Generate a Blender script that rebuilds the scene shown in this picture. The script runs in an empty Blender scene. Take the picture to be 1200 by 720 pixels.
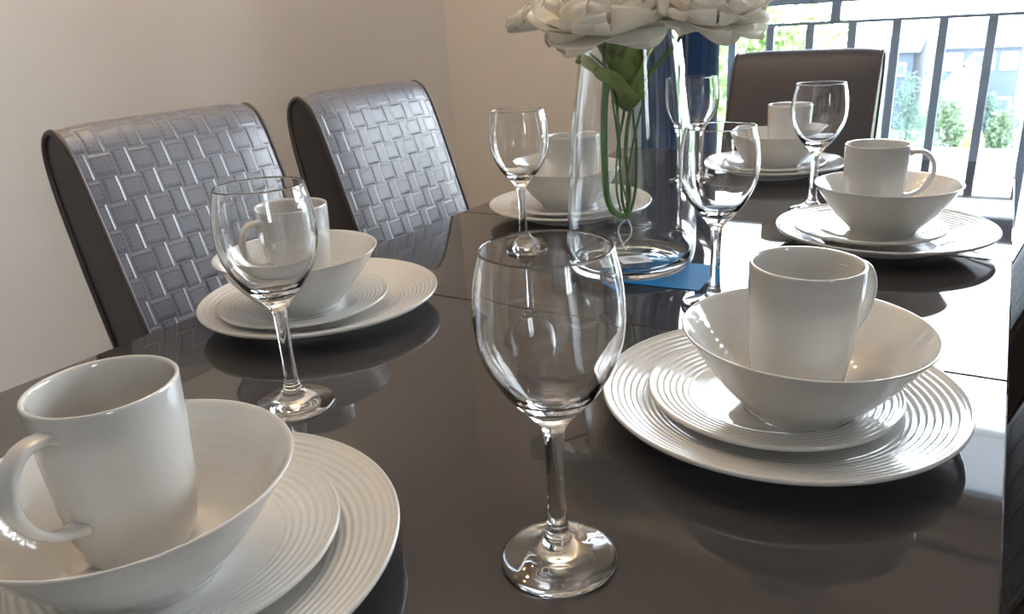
import bpy, math, random
from mathutils import Vector, Matrix
PI = math.pi
TZ = 0.75                       # table top height above the floor
sc = bpy.context.scene
COL = sc.collection
random.seed(7)

# ------------------------------------------------------------ helpers
def mesh(name, verts, faces, mat, parent=None, smooth=True, uvs=None, mats=None):
    me = bpy.data.meshes.new(name)
    me.from_pydata([tuple(v) for v in verts], [], faces)
    me.update()
    if uvs:
        l = me.uv_layers.new(name='UVMap')
        for p in me.polygons:
            for li in p.loop_indices:
                l.data[li].uv = uvs[me.loops[li].vertex_index]
    if smooth:
        me.polygons.foreach_set('use_smooth', [True] * len(me.polygons))
    me.materials.append(mat)
    o = bpy.data.objects.new(name, me)
    COL.objects.link(o)
    if parent: o.parent = parent
    return o

def tag(o, label=None, cat=None, group=None, kind=None):
    if label: o['label'] = label
    if cat: o['category'] = cat
    if group: o['group'] = group
    if kind: o['kind'] = kind
    return o

def empty(name, loc=(0, 0, 0), rz=0.0):
    o = bpy.data.objects.new(name, None)
    o.empty_display_size = 0.05
    COL.objects.link(o)
    o.location = loc
    o.rotation_euler = (0, 0, rz)
    return o

def dup(root):
    r = root.copy(); COL.objects.link(r)
    for ch in root.children:
        c = ch.copy(); COL.objects.link(c); c.parent = r
        for g in ch.children:
            d = g.copy(); COL.objects.link(d); d.parent = c
    return r

def lathe_data(profile, n=96):
    """profile (r, z) listed so that the surface faces outward (bottom -> outside -> top -> inside)."""
    V = []; F = []; rings = []
    for r, z in profile:
        if r < 1e-6:
            rings.append([len(V)]); V.append((0, 0, z))
        else:
            s = len(V); rings.append(list(range(s, s + n)))
            for i in range(n):
                a = 2 * PI * i / n
                V.append((r * math.cos(a), r * math.sin(a), z))
    for A, B in zip(rings[:-1], rings[1:]):
        for i in range(n):
            j = (i + 1) % n
            if len(A) == 1 and len(B) == 1: continue
            if len(A) == 1: F.append((A[0], B[j], B[i]))
            elif len(B) == 1: F.append((A[i], A[j], B[0]))
            else: F.append((A[i], A[j], B[j], B[i]))
    return V, F

def smooth_profile(pts, k=6):
    """Catmull-Rom through control points."""
    out = []
    P = [pts[0]] + list(pts) + [pts[-1]]
    for i in range(1, len(P) - 2):
        p0, p1, p2, p3 = P[i - 1], P[i], P[i + 1], P[i + 2]
        for s in range(k):
            t = s / k
            out.append(tuple(0.5 * (2 * b + (c - a) * t + (2 * a - 5 * b + 4 * c - d) * t * t + (-a + 3 * b - 3 * c + d) * t ** 3)
                             for a, b, c, d in zip(p0, p1, p2, p3)))
    out.append(tuple(pts[-1]))
    return out

def tube_data(path, rad, n=10, V=None, F=None, section=None, caps=True, updir=None):
    """sweep a round (or given) section along path; rad number or list."""
    V = [] if V is None else V; F = [] if F is None else F
    path = [Vector(p) for p in path]
    N = len(path)
    rings = []
    up = Vector(updir) if updir else None
    prev = None
    for i, p in enumerate(path):
        t = (path[min(i + 1, N - 1)] - path[max(i - 1, 0)]).normalized()
        if prev is None:
            a = up if up else (Vector((0, 0, 1)) if abs(t.z) < 0.9 else Vector((1, 0, 0)))
        else:
            a = up if up else prev
        u = (a - t * a.dot(t)).normalized(); prev = u
        w = t.cross(u)
        r = rad[i] if isinstance(rad, (list, tuple)) else rad
        s = len(V)
        sec = section or [(math.cos(2 * PI * k / n), math.sin(2 * PI * k / n)) for k in range(n)]
        for a_, b_ in sec:
            V.append(p + u * (a_ * r) + w * (b_ * r))
        rings.append(list(range(s, s + len(sec))))
    m = len(rings[0])
    for A, B in zip(rings[:-1], rings[1:]):
        for k in range(m):
            j = (k + 1) % m
            F.append((A[k], A[j], B[j], B[k]))
    if caps:
        F.append(tuple(reversed(rings[0]))); F.append(tuple(rings[-1]))
    return V, F

def box_data(x0, x1, y0, y1, z0, z1, V=None, F=None, bev=0.0):
    V = [] if V is None else V; F = [] if F is None else F
    if bev <= 0:
        s = len(V)
        V += [(x0, y0, z0), (x1, y0, z0), (x1, y1, z0), (x0, y1, z0), (x0, y0, z1), (x1, y0, z1), (x1, y1, z1), (x0, y1, z1)]
        F += [tuple(s + k for k in f) for f in ((3, 2, 1, 0), (4, 5, 6, 7), (0, 1, 5, 4), (1, 2, 6, 5), (2, 3, 7, 6), (3, 0, 4, 7))]
        return V, F
    # chamfered box: rings of a rounded rectangle
    def ring(z, ins):
        s = len(V); q = []
        c = bev
        for (cx, cy, a0) in ((x1 - c, y1 - c, 0), (x0 + c, y1 - c, 90), (x0 + c, y0 + c, 180), (x1 - c, y0 + c, 270)):
            for k in range(4):
                a = math.radians(a0 + 30 * k)
                V.append((cx + (c - ins) * math.cos(a), cy + (c - ins) * math.sin(a), z)); q.append(len(V) - 1)
        return q
    R = []
    for k in range(4):
        a = k * PI / 6
        R.append(ring(z0 + bev * (1 - math.sin(a)), bev * (1 - math.cos(a)) * 0.999) if False else None)
    R = [ring(z0, bev * .7), ring(z0 + bev * .3, bev * .2), ring(z0 + bev, 0), ring(z1 - bev, 0), ring(z1 - bev * .3, bev * .2), ring(z1, bev * .7)]
    for A, B in zip(R[:-1], R[1:]):
        for k in range(16):
            j = (k + 1) % 16
            F.append((A[k], A[j], B[j], B[k]))
    F.append(tuple(reversed(R[0]))); F.append(tuple(R[-1]))
    return V, F

def box(name, b, mat, parent=None, bev=0.0, smooth=False):
    V, F = box_data(*b, bev=bev)
    return mesh(name, V, F, mat, parent, smooth=smooth)

# ------------------------------------------------------------ materials
def mat_new(name):
    m = bpy.data.materials.new(name); m.use_nodes = True
    nt = m.node_tree
    return m, nt, nt.nodes['Principled BSDF']

def pbr(name, col, rough=0.5, spec=0.5, metal=0.0, ior=1.5, coat=0.0, sub=0.0, noise=None, bump=None, sheen=0.0, transl=0.0):
    m, nt, b = mat_new(name)
    b.inputs['Base Color'].default_value = (*col, 1)
    b.inputs['Roughness'].default_value = rough
    b.inputs['Metallic'].default_value = metal
    b.inputs['IOR'].default_value = ior
    b.inputs['Specular IOR Level'].default_value = spec
    b.inputs['Coat Weight'].default_value = coat
    b.inputs['Coat Roughness'].default_value = 0.03
    b.inputs['Sheen Weight'].default_value = sheen
    if sub:
        b.inputs['Subsurface Weight'].default_value = sub
        b.inputs['Subsurface Radius'].default_value = (1, .8, .6)
        b.inputs['Subsurface Scale'].default_value = 0.004
    tc = nt.nodes.new('ShaderNodeTexCoord')
    if noise:
        sc_, amt = noise
        n = nt.nodes.new('ShaderNodeTexNoise'); n.inputs['Scale'].default_value = sc_; n.inputs['Detail'].default_value = 5
        nt.links.new(tc.outputs['Object'], n.inputs['Vector'])
        r = nt.nodes.new('ShaderNodeMixRGB'); r.blend_type = 'MIX'
        r.inputs[1].default_value = (*[c * (1 - amt) for c in col], 1)
        r.inputs[2].default_value = (*[min(1, c * (1 + amt)) for c in col], 1)
        nt.links.new(n.outputs['Fac'], r.inputs[0]); nt.links.new(r.outputs[0], b.inputs['Base Color'])
    if bump:
        sc_, st, dist = bump
        n = nt.nodes.new('ShaderNodeTexNoise'); n.inputs['Scale'].default_value = sc_; n.inputs['Detail'].default_value = 4
        nt.links.new(tc.outputs['Object'], n.inputs['Vector'])
        bm = nt.nodes.new('ShaderNodeBump'); bm.inputs['Strength'].default_value = st; bm.inputs['Distance'].default_value = dist
        nt.links.new(n.outputs['Fac'], bm.inputs['Height']); nt.links.new(bm.outputs[0], b.inputs['Normal'])
    if transl:
        t = nt.nodes.new('ShaderNodeBsdfTranslucent'); t.inputs[0].default_value = (*col, 1)
        mx = nt.nodes.new('ShaderNodeMixShader'); mx.inputs[0].default_value = transl
        out = nt.nodes['Material Output']
        nt.links.new(b.outputs[0], mx.inputs[1]); nt.links.new(t.outputs[0], mx.inputs[2]); nt.links.new(mx.outputs[0], out.inputs[0])
    return m

def glass(name, col=(1, 1, 1), ior=1.5):
    m = bpy.data.materials.new(name); m.use_nodes = True
    nt = m.node_tree; nt.nodes.clear()
    g = nt.nodes.new('ShaderNodeBsdfGlass'); g.inputs['Color'].default_value = (*col, 1); g.inputs['Roughness'].default_value = 0.0; g.inputs['IOR'].default_value = ior
    o = nt.nodes.new('ShaderNodeOutputMaterial'); nt.links.new(g.outputs[0], o.inputs[0])
    return m

def math_node(nt, op, a, b=None):
    n = nt.nodes.new('ShaderNodeMath'); n.operation = op
    for i, v in enumerate((a, b)):
        if v is None: continue
        if isinstance(v, (int, float)): n.inputs[i].default_value = v
        else: nt.links.new(v, n.inputs[i])
    return n.outputs[0]

def leather_weave(name, col):
    """basket-weave embossed leather with dashed stitching; UV in metres."""
    m, nt, b = mat_new(name)
    uv = nt.nodes.new('ShaderNodeUVMap'); uv.uv_map = 'UVMap'
    s = nt.nodes.new('ShaderNodeSeparateXYZ'); nt.links.new(uv.outputs[0], s.inputs[0])
    M = lambda op, a, b_=None: math_node(nt, op, a, b_)
    px, py = 0.0285, 0.0345
    U = M('DIVIDE', s.outputs[0], px); W = M('DIVIDE', s.outputs[1], py)
    iu = M('FLOOR', U); iw = M('FLOOR', W)
    fu = M('ABSOLUTE', M('SUBTRACT', M('SUBTRACT', U, iu), 0.5)); fw_ = M('ABSOLUTE', M('SUBTRACT', M('SUBTRACT', W, iw), 0.5))
    par = M('MODULO', M('ABSOLUTE', M('ADD', iu, iw)), 2.0)      # 0 / 1
    # even: wide square, odd: tall narrow strip
    hx = M('SUBTRACT', 0.56, M('MULTIPLY', par, 0.20)); hy = M('ADD', 0.40, M('MULTIPLY', par, 0.16))
    dx = M('SUBTRACT', hx, fu); dy = M('SUBTRACT', hy, fw_)
    d = M('MINIMUM', dx, dy)
    h = nt.nodes.new('ShaderNodeMapRange'); h.interpolation_type = 'SMOOTHSTEP'
    h.inputs[1].default_value = -0.05; h.inputs[2].default_value = 0.07
    nt.links.new(d, h.inputs[0])
    # stitches: thin line inset from the patch edge, broken into dashes
    ln = M('LESS_THAN', M('ABSOLUTE', M('SUBTRACT', d, 0.10)), 0.032)
    isx = M('LESS_THAN', dx, dy)
    run = M('ADD', M('MULTIPLY', isx, W), M('MULTIPLY', M('SUBTRACT', 1.0, isx), U))
    dash = M('LESS_THAN', M('FRACT', M('MULTIPLY', run, 6.0)), 0.60)
    st = M('MULTIPLY', ln, dash)
    n = nt.nodes.new('ShaderNodeTexNoise'); n.inputs['Scale'].default_value = 900; nt.links.new(uv.outputs[0], n.inputs['Vector'])
    hh = M('ADD', M('SUBTRACT', h.outputs[0], M('MULTIPLY', st, 0.55)), M('MULTIPLY', n.outputs[0], 0.12))
    bm = nt.nodes.new('ShaderNodeBump'); bm.inputs['Strength'].default_value = 0.9; bm.inputs['Distance'].default_value = 0.0011
    nt.links.new(hh, bm.inputs['Height']); nt.links.new(bm.outputs[0], b.inputs['Normal'])
    mx = nt.nodes.new('ShaderNodeMixRGB'); mx.inputs[1].default_value = (*col, 1); mx.inputs[2].default_value = (*[c * 0.35 for c in col], 1)
    nt.links.new(M('MULTIPLY', st, 0.8), mx.inputs[0]); nt.links.new(mx.outputs[0], b.inputs['Base Color'])
    b.inputs['Roughness'].default_value = 0.36
    b.inputs['Specular IOR Level'].default_value = 0.95
    return m

def window_glass(name):
    m = bpy.data.materials.new(name); m.use_nodes = True
    nt = m.node_tree; nt.nodes.clear()
    t = nt.nodes.new('ShaderNodeBsdfTransparent'); t.inputs[0].default_value = (0.97, 0.985, 0.98, 1)
    g = nt.nodes.new('ShaderNodeBsdfGlossy'); g.inputs['Roughness'].default_value = 0.0
    fr = nt.nodes.new('ShaderNodeFresnel'); fr.inputs[0].default_value = 1.45
    mx = nt.nodes.new('ShaderNodeMixShader'); o = nt.nodes.new('ShaderNodeOutputMaterial')
    nt.links.new(fr.outputs[0], mx.inputs[0]); nt.links.new(t.outputs[0], mx.inputs[1]); nt.links.new(g.outputs[0], mx.inputs[2]); nt.links.new(mx.outputs[0], o.inputs[0])
    return m

def brick_mat(name, c1, c2, mortar, scale, bw=0.5, rh=0.25, rough=0.8, bump=0.3, msize=0.02):
    m, nt, b = mat_new(name)
    tc = nt.nodes.new('ShaderNodeTexCoord')
    br = nt.nodes.new('ShaderNodeTexBrick')
    br.inputs['Color1'].default_value = (*c1, 1); br.inputs['Color2'].default_value = (*c2, 1); br.inputs['Mortar'].default_value = (*mortar, 1)
    br.inputs['Scale'].default_value = scale; br.inputs['Brick Width'].default_value = bw; br.inputs['Row Height'].default_value = rh
    br.inputs['Mortar Size'].default_value = msize
    return m, nt, b, tc, br

def emis(name, col, strength):
    m = bpy.data.materials.new(name); m.use_nodes = True
    nt = m.node_tree; nt.nodes.clear()
    e = nt.nodes.new('ShaderNodeEmission'); e.inputs[0].default_value = (*col, 1); e.inputs[1].default_value = strength
    o = nt.nodes.new('ShaderNodeOutputMaterial'); nt.links.new(e.outputs[0], o.inputs[0])
    return m

M_CER = pbr('white_ceramic', (0.61, 0.60, 0.575), rough=0.07, spec=0.5, coat=0.6)
M_GLASS = glass('clear_glass')
M_VASE = glass('vase_glass', (0.985, 0.995, 1.0), 1.48)
M_TABLE = pbr('dark_gloss_lacquer', (0.043, 0.040, 0.043), rough=0.03, ior=1.70, spec=0.5)
M_TFRAME = pbr('dark_table_wood', (0.02, 0.015, 0.014), rough=0.3)
M_WEAVE = leather_weave('woven_grey_leather', (0.158, 0.158, 0.190))
M_LEATH = pbr('smooth_brown_leather', (0.050, 0.036, 0.034), rough=0.45, bump=(260, .25, .0006))
M_PLAIN = pbr('plain_taupe_leather', (0.056, 0.054, 0.066), rough=0.5, bump=(260, .2, .0005))
M_PIPE = pbr('leather_piping', (0.075, 0.058, 0.055), rough=0.38)
M_LEG = pbr('dark_wood_leg', (0.02, 0.014, 0.012), rough=0.35)
M_WALL = pbr('warm_white_wall_paint', (0.79, 0.755, 0.715), rough=0.85, spec=0.2, bump=(220, .12, .001))
M_WALLK = pbr('darkened_unseen_wall', (0.25, 0.235, 0.225), rough=0.85, spec=0.2)  # unseen walls, darkened to cut bounce light onto camera-facing crockery
M_WALLL = pbr('wall_paint_daylight_tint', (0.785, 0.772, 0.755), rough=0.85, spec=0.2, bump=(220, .12, .001))  # far-wall paint again, with cooler daylight on the left put into the colour
M_CEIL = pbr('white_ceiling_paint', (0.84, 0.83, 0.81), rough=0.9, spec=0.2)
M_TRIM = pbr('white_gloss_trim', (0.75, 0.74, 0.72), rough=0.35)
M_FRAME = pbr('white_window_frame', (0.78, 0.79, 0.80), rough=0.3)
M_PANE = window_glass('window_pane_glass')
M_RAIL = pbr('glare_lightened_metal', (0.235, 0.275, 0.325), rough=0.5)  # lightened blue-grey: glare over the bars is put into the colour
M_CURT = pbr('navy_blue_curtain_cloth', (0.035, 0.12, 0.27), rough=0.75, sheen=0.3, transl=0.35, bump=(900, .2, .0005))
M_CARD = pbr('bright_blue_card', (0.0, 0.17, 0.42), rough=0.6, spec=0.15)
M_STICK = pbr('white_sticker', (0.8, 0.8, 0.8), rough=0.5)
M_STICKINK = pbr('grey_sticker_print', (0.3, 0.32, 0.34), rough=0.5)
M_PETAL = pbr('cream_petal', (0.97, 0.945, 0.88), rough=0.6, transl=0.42)
M_PETAL2 = pbr('warm_cream_petal', (0.92, 0.82, 0.58), rough=0.6, transl=0.30)
M_LEAF = pbr('green_leaf', (0.36, 0.47, 0.11), rough=0.38, noise=(35, .5), transl=0.40)
M_STEM = pbr('green_stem', (0.075, 0.19, 0.045), rough=0.4, noise=(60, .35))
M_STRING = pbr('white_plastic_tie', (0.75, 0.75, 0.75), rough=0.4)
M_BRASS = pbr('brushed_brass', (0.7, 0.5, 0.25), rough=0.3, metal=1.0)
M_BULB = emis('warm_bulb', (1.0, 0.62, 0.26), 60)

# wood floor
M_FLOOR, nt, b, tc, br = brick_mat('oak_floor_boards', (0.30, 0.19, 0.11), (0.22, 0.135, 0.075), (0.07, 0.045, 0.03), 1.0, 1.2, 0.14, msize=0.004)
nt.links.new(tc.outputs['Object'], br.inputs['Vector']); nt.links.new(br.outputs[0], b.inputs['Base Color']); b.inputs['Roughness'].default_value = 0.4

# ------------------------------------------------------------ room shell
X0, X1, Y0, Y1, H = -1.78, 2.60, -2.40, 2.42, 2.42
WX0, WX1, WH = -1.045, 1.50, 1.98        # patio door opening in the far wall
def struct(o, label=None):
    return tag(o, kind='structure', label=label)
struct(box('floor', (X0 - .1, X1 + .1, Y0 - .1, Y1 + .15, -0.12, 0), M_FLOOR))
struct(box('ceiling', (X0 - .1, X1 + .1, Y0 - .1, Y1 + .15, H, H + .12), M_CEIL))
struct(box('wall_left', (X0 - .12, X0, Y0 - .1, Y1 + .15, 0, H), M_WALLL))
W2 = (-1.5, -.9, .95, 2.05)             # y0, y1, z0, z1 of an added, unseen right-wall window that lights the room
V, F = box_data(X1, X1 + .12, Y0 - .1, W2[0], 0, H)
box_data(X1, X1 + .12, W2[1], Y1 + .15, 0, H, V, F)
box_data(X1, X1 + .12, W2[0], W2[1], 0, W2[2], V, F); box_data(X1, X1 + .12, W2[0], W2[1], W2[3], H, V, F)
struct(mesh('wall_right', V, F, M_WALLK, smooth=False))
struct(box('wall_near', (X0, X1, Y0 - .12, Y0, 0, H), M_WALLK))
V, F = box_data(X0, WX0, Y1, Y1 + .15, 0, H)
box_data(WX1, X1, Y1, Y1 + .15, 0, H, V, F)
box_data(WX0, WX1, Y1, Y1 + .15, WH, H, V, F)
struct(mesh('wall_far', V, F, M_WALL, smooth=False))
def skirting(name, b):
    struct(box(name, b, M_TRIM, bev=0.004))
skirting('baseboard_left', (X0, X0 + .015, Y0, Y1, 0, .12))
skirting('baseboard_far', (X0 + .016, WX0 - .07, Y1 - .015, Y1, 0, .12))
skirting('baseboard_right', (X1 - .015, X1, Y0, Y1, 0, .12))
V, F = [], []
# glazed door: frame + one pane (structure)
win = empty('window_1', ((WX0 + WX1) / 2, Y1 + .08, 0)); struct(win)
cx = (WX0 + WX1) / 2; hw = (WX1 - WX0) / 2
V, F = [], []
box_data(-hw, -hw + .06, -.03, .03, 0, WH, V, F); box_data(hw - .06, hw, -.03, .03, 0, WH, V, F)
box_data(-hw + .06, hw - .06, -.03, .03, WH - .06, WH, V, F); box_data(-hw + .06, hw - .06, -.03, .03, 0, .05, V, F)
mesh('window_frame', V, F, M_FRAME, win, smooth=False)
V, F = box_data(-hw + .06, hw - .06, -.002, .002, .05, WH - .06)
mesh('pane', V, F, M_PANE, win, smooth=False)

win2 = empty('fill_window', (X1 + .06, (W2[0] + W2[1]) / 2, 0)); struct(win2)  # added window, out of view, brings extra daylight into the room
h2_ = (W2[1] - W2[0]) / 2
V, F = [], []
box_data(-.03, .03, -h2_, -h2_ + .05, W2[2], W2[3], V, F); box_data(-.03, .03, h2_ - .05, h2_, W2[2], W2[3], V, F); box_data(-.03, .03, -.025, .025, W2[2] + .05, W2[3] - .05, V, F)
box_data(-.03, .03, -h2_ + .05, h2_ - .05, W2[2], W2[2] + .05, V, F); box_data(-.03, .03, -h2_ + .05, h2_ - .05, W2[3] - .05, W2[3], V, F)
mesh('window_frame', V, F, M_FRAME, win2, smooth=False)
for ya, yb in ((-h2_ + .05, -.025), (.025, h2_ - .05)):
    mesh('pane', *box_data(-.002, .002, ya, yb, W2[2] + .05, W2[3] - .05), M_PANE, win2, smooth=False)

# ------------------------------------------------------------ table
TXL, TXR, TY0, TY1 = -0.7745, 0.0357, -0.02, 1.742
T = empty('dining_table', ((TXL + TXR) / 2, (TY0 + TY1) / 2, 0))
tag(T, 'dark brown high gloss extending dining table laid with white crockery', 'table')
def tpanel(name, pts, z0, z1, mat, bev=0.0015):
    """slab with an arbitrary convex quad outline (given counter clockwise) and a small bevelled edge"""
    ox, oy = T.location.x, T.location.y
    c = Vector((sum(p[0] for p in pts) / 4, sum(p[1] for p in pts) / 4))
    V = []; F = []
    def ring(ins, z):
        s = len(V)
        n = len(pts)
        for i in range(n):
            p = Vector(pts[i]); a = (Vector(pts[i - 1]) - p).normalized(); b_ = (Vector(pts[(i + 1) % n]) - p).normalized()
            q = p + (a + b_) * ins
            V.append((q.x - ox, q.y - oy, z))
        return list(range(s, s + n))
    R = [ring(bev, z0), ring(0, z0 + bev), ring(0, z1 - bev), ring(bev * .35, z1 - bev * .3), ring(bev, z1)]
    for A, B in zip(R[:-1], R[1:]):
        for k in range(4):
            j = (k + 1) % 4
            F.append((A[k], A[j], B[j], B[k]))
    F.append(tuple(reversed(R[0]))); F.append(tuple(R[-1]))
    return mesh(name, V, F, mat, T, smooth=False)
g = 0.0007
s1 = lambda x: 0.6975 + 0.0200 * (x - 0.0)      # first joint runs very slightly askew
y1L, y1R = s1(TXL), s1(TXR)
y2 = 1.0605
tpanel('tabletop', [(TXL, TY0), (TXR, TY0), (TXR, y1R - g), (TXL, y1L - g)], TZ - .032, TZ, M_TABLE)
tpanel('extension_leaf', [(TXL, y1L + g), (TXR, y1R + g), (TXR, y2 - g), (TXL, y2 - g)], TZ - .032, TZ, M_TABLE)
tpanel('tabletop', [(TXL, y2 + g), (TXR, y2 + g), (TXR, TY1), (TXL, TY1)], TZ - .032, TZ, M_TABLE)
ox, oy = T.location.x, T.location.y
V, F = [], []
a = .06
for b_ in ((TXL + a, TXR - a, TY0 + a, TY0 + a + .02), (TXL + a, TXR - a, TY1 - a - .02, TY1 - a), (TXL + a, TXL + a + .02, TY0 + a + .02, TY1 - a - .02), (TXR - a - .02, TXR - a, TY0 + a + .02, TY1 - a - .02)):
    box_data(b_[0] - ox, b_[1] - ox, b_[2] - oy, b_[3] - oy, TZ - .105, TZ - .032, V, F)
mesh('apron', V, F, M_TFRAME, T, smooth=False)
for lx in (TXL + .05, TXR - .12):
    for ly in (TY0 + .05, TY1 - .12):
        box('leg', (lx - ox, lx + .07 - ox, ly - oy, ly + .07 - oy, 0, TZ - .033), M_TFRAME, T, bev=.003)

# ------------------------------------------------------------ crockery meshes
def ripple(r, r0, r1, amp, per):
    if r < r0 or r > r1: return 0
    w = min(1, (r - r0) / .004, (r1 - r) / .003)
    return amp * w * (0.5 - 0.5 * math.cos(2 * PI * (r - r0) / per))

def plate_profile(R, zr, foot, well, z_in, ring0, ring1):
    """dish with a flat well, sloping rim, concentric ridges on the rim"""
    prof = [(0, .0022), (foot - .006, .0022), (foot - .004, .0), (foot, .0)]
    prof += [(foot + .002, .0025), (well + .006, .0055)]
    n = 8
    for k in range(1, n + 1):
        t = k / n
        prof.append((well + .006 + (R - .0012 - well - .006) * t, .0055 + (zr - .0042 - .0055) * t ** 0.95))
    prof += [(R - .0002, zr - .0028), (R, zr - .0015), (R - .0006, zr - .0003), (R - .0018, zr)]
    inner = []
    N = 110
    rr = R - .0030
    for k in range(N + 1):
        r = rr + (well - rr) * k / N
        t = (r - well) / (R - well)
        z = z_in + (zr - .0007 - z_in) * (t ** 1.15)
        z += ripple(r, ring0, ring1, .00058, .0050) - .0003
        inner.append((r, z))
    prof += inner
    prof += [(well - .003, z_in - .0006), (well - .008, z_in - .0009), (well * .5, z_in - .0009), (0, z_in - .0009)]
    return prof

V, F = lathe_data(plate_profile(.135, .0250, .078, .076, .0075, .089, .132), 160)
ME_PLATE = (V, F)
V, F = lathe_data(plate_profile(.095, .0185, .050, .052, .0085, .059, .0925), 144)
ME_SIDE = (V, F)
DW = .0075 - .0009         # dinner well surface
SW = .0085 - .0009         # side plate well surface
# bowl
outer = smooth_profile([(.0405, .0), (.0425, .004), (.0475, .0095), (.0590, .0215), (.0705, .0360), (.0800, .0500), (.0878, .0615)], 5)
prof = [(0, .003), (.034, .003), (.0365, 0), (.0405, 0)] + outer[1:]
prof += [(.0890, .0632), (.0895, .0641), (.0889, .0648), (.0877, .0646)]
inn = smooth_profile([(.0862, .0625), (.0775, .0500), (.0680, .0362), (.0565, .0235), (.0455, .0150), (.0370, .0118), (.0250, .0110)], 14)
tmp = []
for r, z in inn:
    tmp.append((r, z + ripple(r,   .058, .083, .00016, .0040)))
prof += tmp + [(.012, .0110), (0, .0110)]
ME_BOWL = lathe_data(prof, 144)
BW = .0110
# mug
MH = .1045
outer = smooth_profile([(.0268, .0012), (.0298, .0042), (.0324, .0110), (.0347, .0240), (.0368, .0430), (.0384, .0660), (.0393, .0870), (.0396, .1025)], 5)
prof = [(0, .0025), (.0225, .0025), (.0240, 0), (.0256, 0)] + outer
prof += [(.0395, .1038), (.0388, .1045), (.0377, .1042), (.0370, .1030)]
inn = smooth_profile([(.0367, .1015), (.0360, .085), (.0345, .063), (.0328, .042), (.0302, .022), (.0262, .0105), (.0190, .0062)], 5)
prof += inn + [(.010, .0058), (0, .0058)]
ME_MUG = lathe_data(prof, 112)
hp = smooth_profile([(.0372, 0, .0920), (.0440, 0, .0945), (.0555, 0, .0935), (.0640, 0, .0850), (.0675, 0, .0720), (.0640, 0, .0570), (.0545, 0, .0450), (.0440, 0, .0388), (.0358, 0, .0368)], 6)
sec = []
for k in range(16):
    a = 2 * PI * k / 16
    sec.append((math.copysign(abs(math.cos(a)) ** .8, math.cos(a)) * .0030, math.copysign(abs(math.sin(a)) ** .8, math.sin(a)) * .0062))
# section: first axis lies in the plane of the loop (needs an in-plane normal), second across
def handle_data():
    V = []; F = []; rings = []
    N = len(hp)
    for i, p in enumerate(hp):
        p = Vector(p); t = (Vector(hp[min(i + 1, N - 1)]) - Vector(hp[max(i - 1, 0)])).normalized()
        n = Vector((t.z, 0, -t.x)); w = Vector((0, 1, 0))
        e = abs(i / (N - 1) - .5) * 2
        sw = 1.0 + .45 * max(0, e - .75) / .25
        s = len(V)
        for a_, b_ in sec: V.append(p + n * a_ * sw + w * b_ * sw)
        rings.append(list(range(s, s + 16)))
    for A, B in zip(rings[:-1], rings[1:]):
        for k in range(16):
            j = (k + 1) % 16; F.append((A[k], B[k], B[j], A[j]))
    F.append(tuple(rings[0])); F.append(tuple(reversed(rings[-1])))
    return V, F
ME_HANDLE = handle_data()

def quick(name, data, mat):
    me = bpy.data.meshes.new(name); me.from_pydata([tuple(v) for v in data[0]], [], data[1]); me.update()
    me.polygons.foreach_set('use_smooth', [True] * len(me.polygons)); me.materials.append(mat)
    return me
me_plate = quick('dinner_plate', ME_PLATE, M_CER); me_side = quick('side_plate', ME_SIDE, M_CER)
me_bowl = quick('bowl', ME_BOWL, M_CER); me_mug = quick('mug_body', ME_MUG, M_CER); me_han = quick('mug_handle', ME_HANDLE, M_CER)
def inst(name, me, loc, rot=(0, 0, 0), parent=None):
    o = bpy.data.objects.new(name, me); COL.objects.link(o); o.location = loc; o.rotation_euler = rot
    if parent: o.parent = parent
    return o

# place settings: dinner plate, side plate, bowl, mug (x, y), handle angle, tilt of bowl, tilt of mug, description
SET = [
 ('A', (-.3825, .2059), (-.3848, .2140), (-.3850, .1940), (-.3955, .1975), 285, (0, 0), 'nearest the camera in the lower left corner'),
 ('F', (-.1205, .5608), (-.1240, .5595), (-.1019, .5530), (-.1045, .5480), 58, (1.3, -.4), 'on the right, in front of the nearest wine glass'),
 ('B', (-.6396, .5865), (-.6465, .5680), (-.6456, .5655), (-.6440, .5655), 262, (0, 0), 'in front of the left chair nearest the camera'),
 ('C', (-.5843, 1.1037), (-.5870, 1.1000), (-.5925, 1.1060), (-.5792, 1.1009), 150, (0, 0), 'on the left behind the vase'),
 ('E', (-.1135, 1.0945), (-.1310, 1.0920), (-.1149, 1.1020), (-.1298, 1.0961), 8, (0, 0), 'on the right beyond the near right setting'),
 ('D', (-.3673, 1.5285), (-.3640, 1.5300), (-.3550, 1.5330), (-.3420, 1.5400), 100, (0, 0), 'at the far end before the end chair'),
]
LP = {'A': ('large ridged white dinner plate under the stack nearest the camera, lower left', 'white ridged side plate under the bowl in the lower left corner', 'wide white bowl holding the largest mug, lower left corner', 'white mug with its handle at the left, nearest the camera'),
      'F': ('large ridged white dinner plate right of the nearest wine glass', 'ridged white side plate right of the nearest wine glass, under a bowl', 'flared white bowl right of the nearest wine glass with a mug inside', 'white mug in the bowl right of the nearest wine glass'),
      'B': ('white dinner plate in front of the left chair nearest the camera', 'white side plate in front of the near left chair, behind a wine glass', 'white bowl in front of the near left chair, partly behind a wine glass', 'white mug seen through the wine glass before the near left chair'),
      'C': ('white dinner plate seen behind the flower vase, on its left', 'white side plate behind the left edge of the glass vase', 'white bowl behind the left edge of the glass flower vase', 'white mug seen through the left side of the glass vase'),
      'E': ('white dinner plate gleaming with window light, by the far right table edge', 'white side plate under the far right bowl by the balcony window', 'white bowl on the far right with a mug showing its open handle', 'white mug on the far right with its handle loop in full profile'),
      'D': ('white dinner plate at the far end before the end chair', 'white side plate at the far end before the end chair', 'white bowl at the far end before the end chair', 'farthest white mug, standing in front of the end chair back')}
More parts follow.
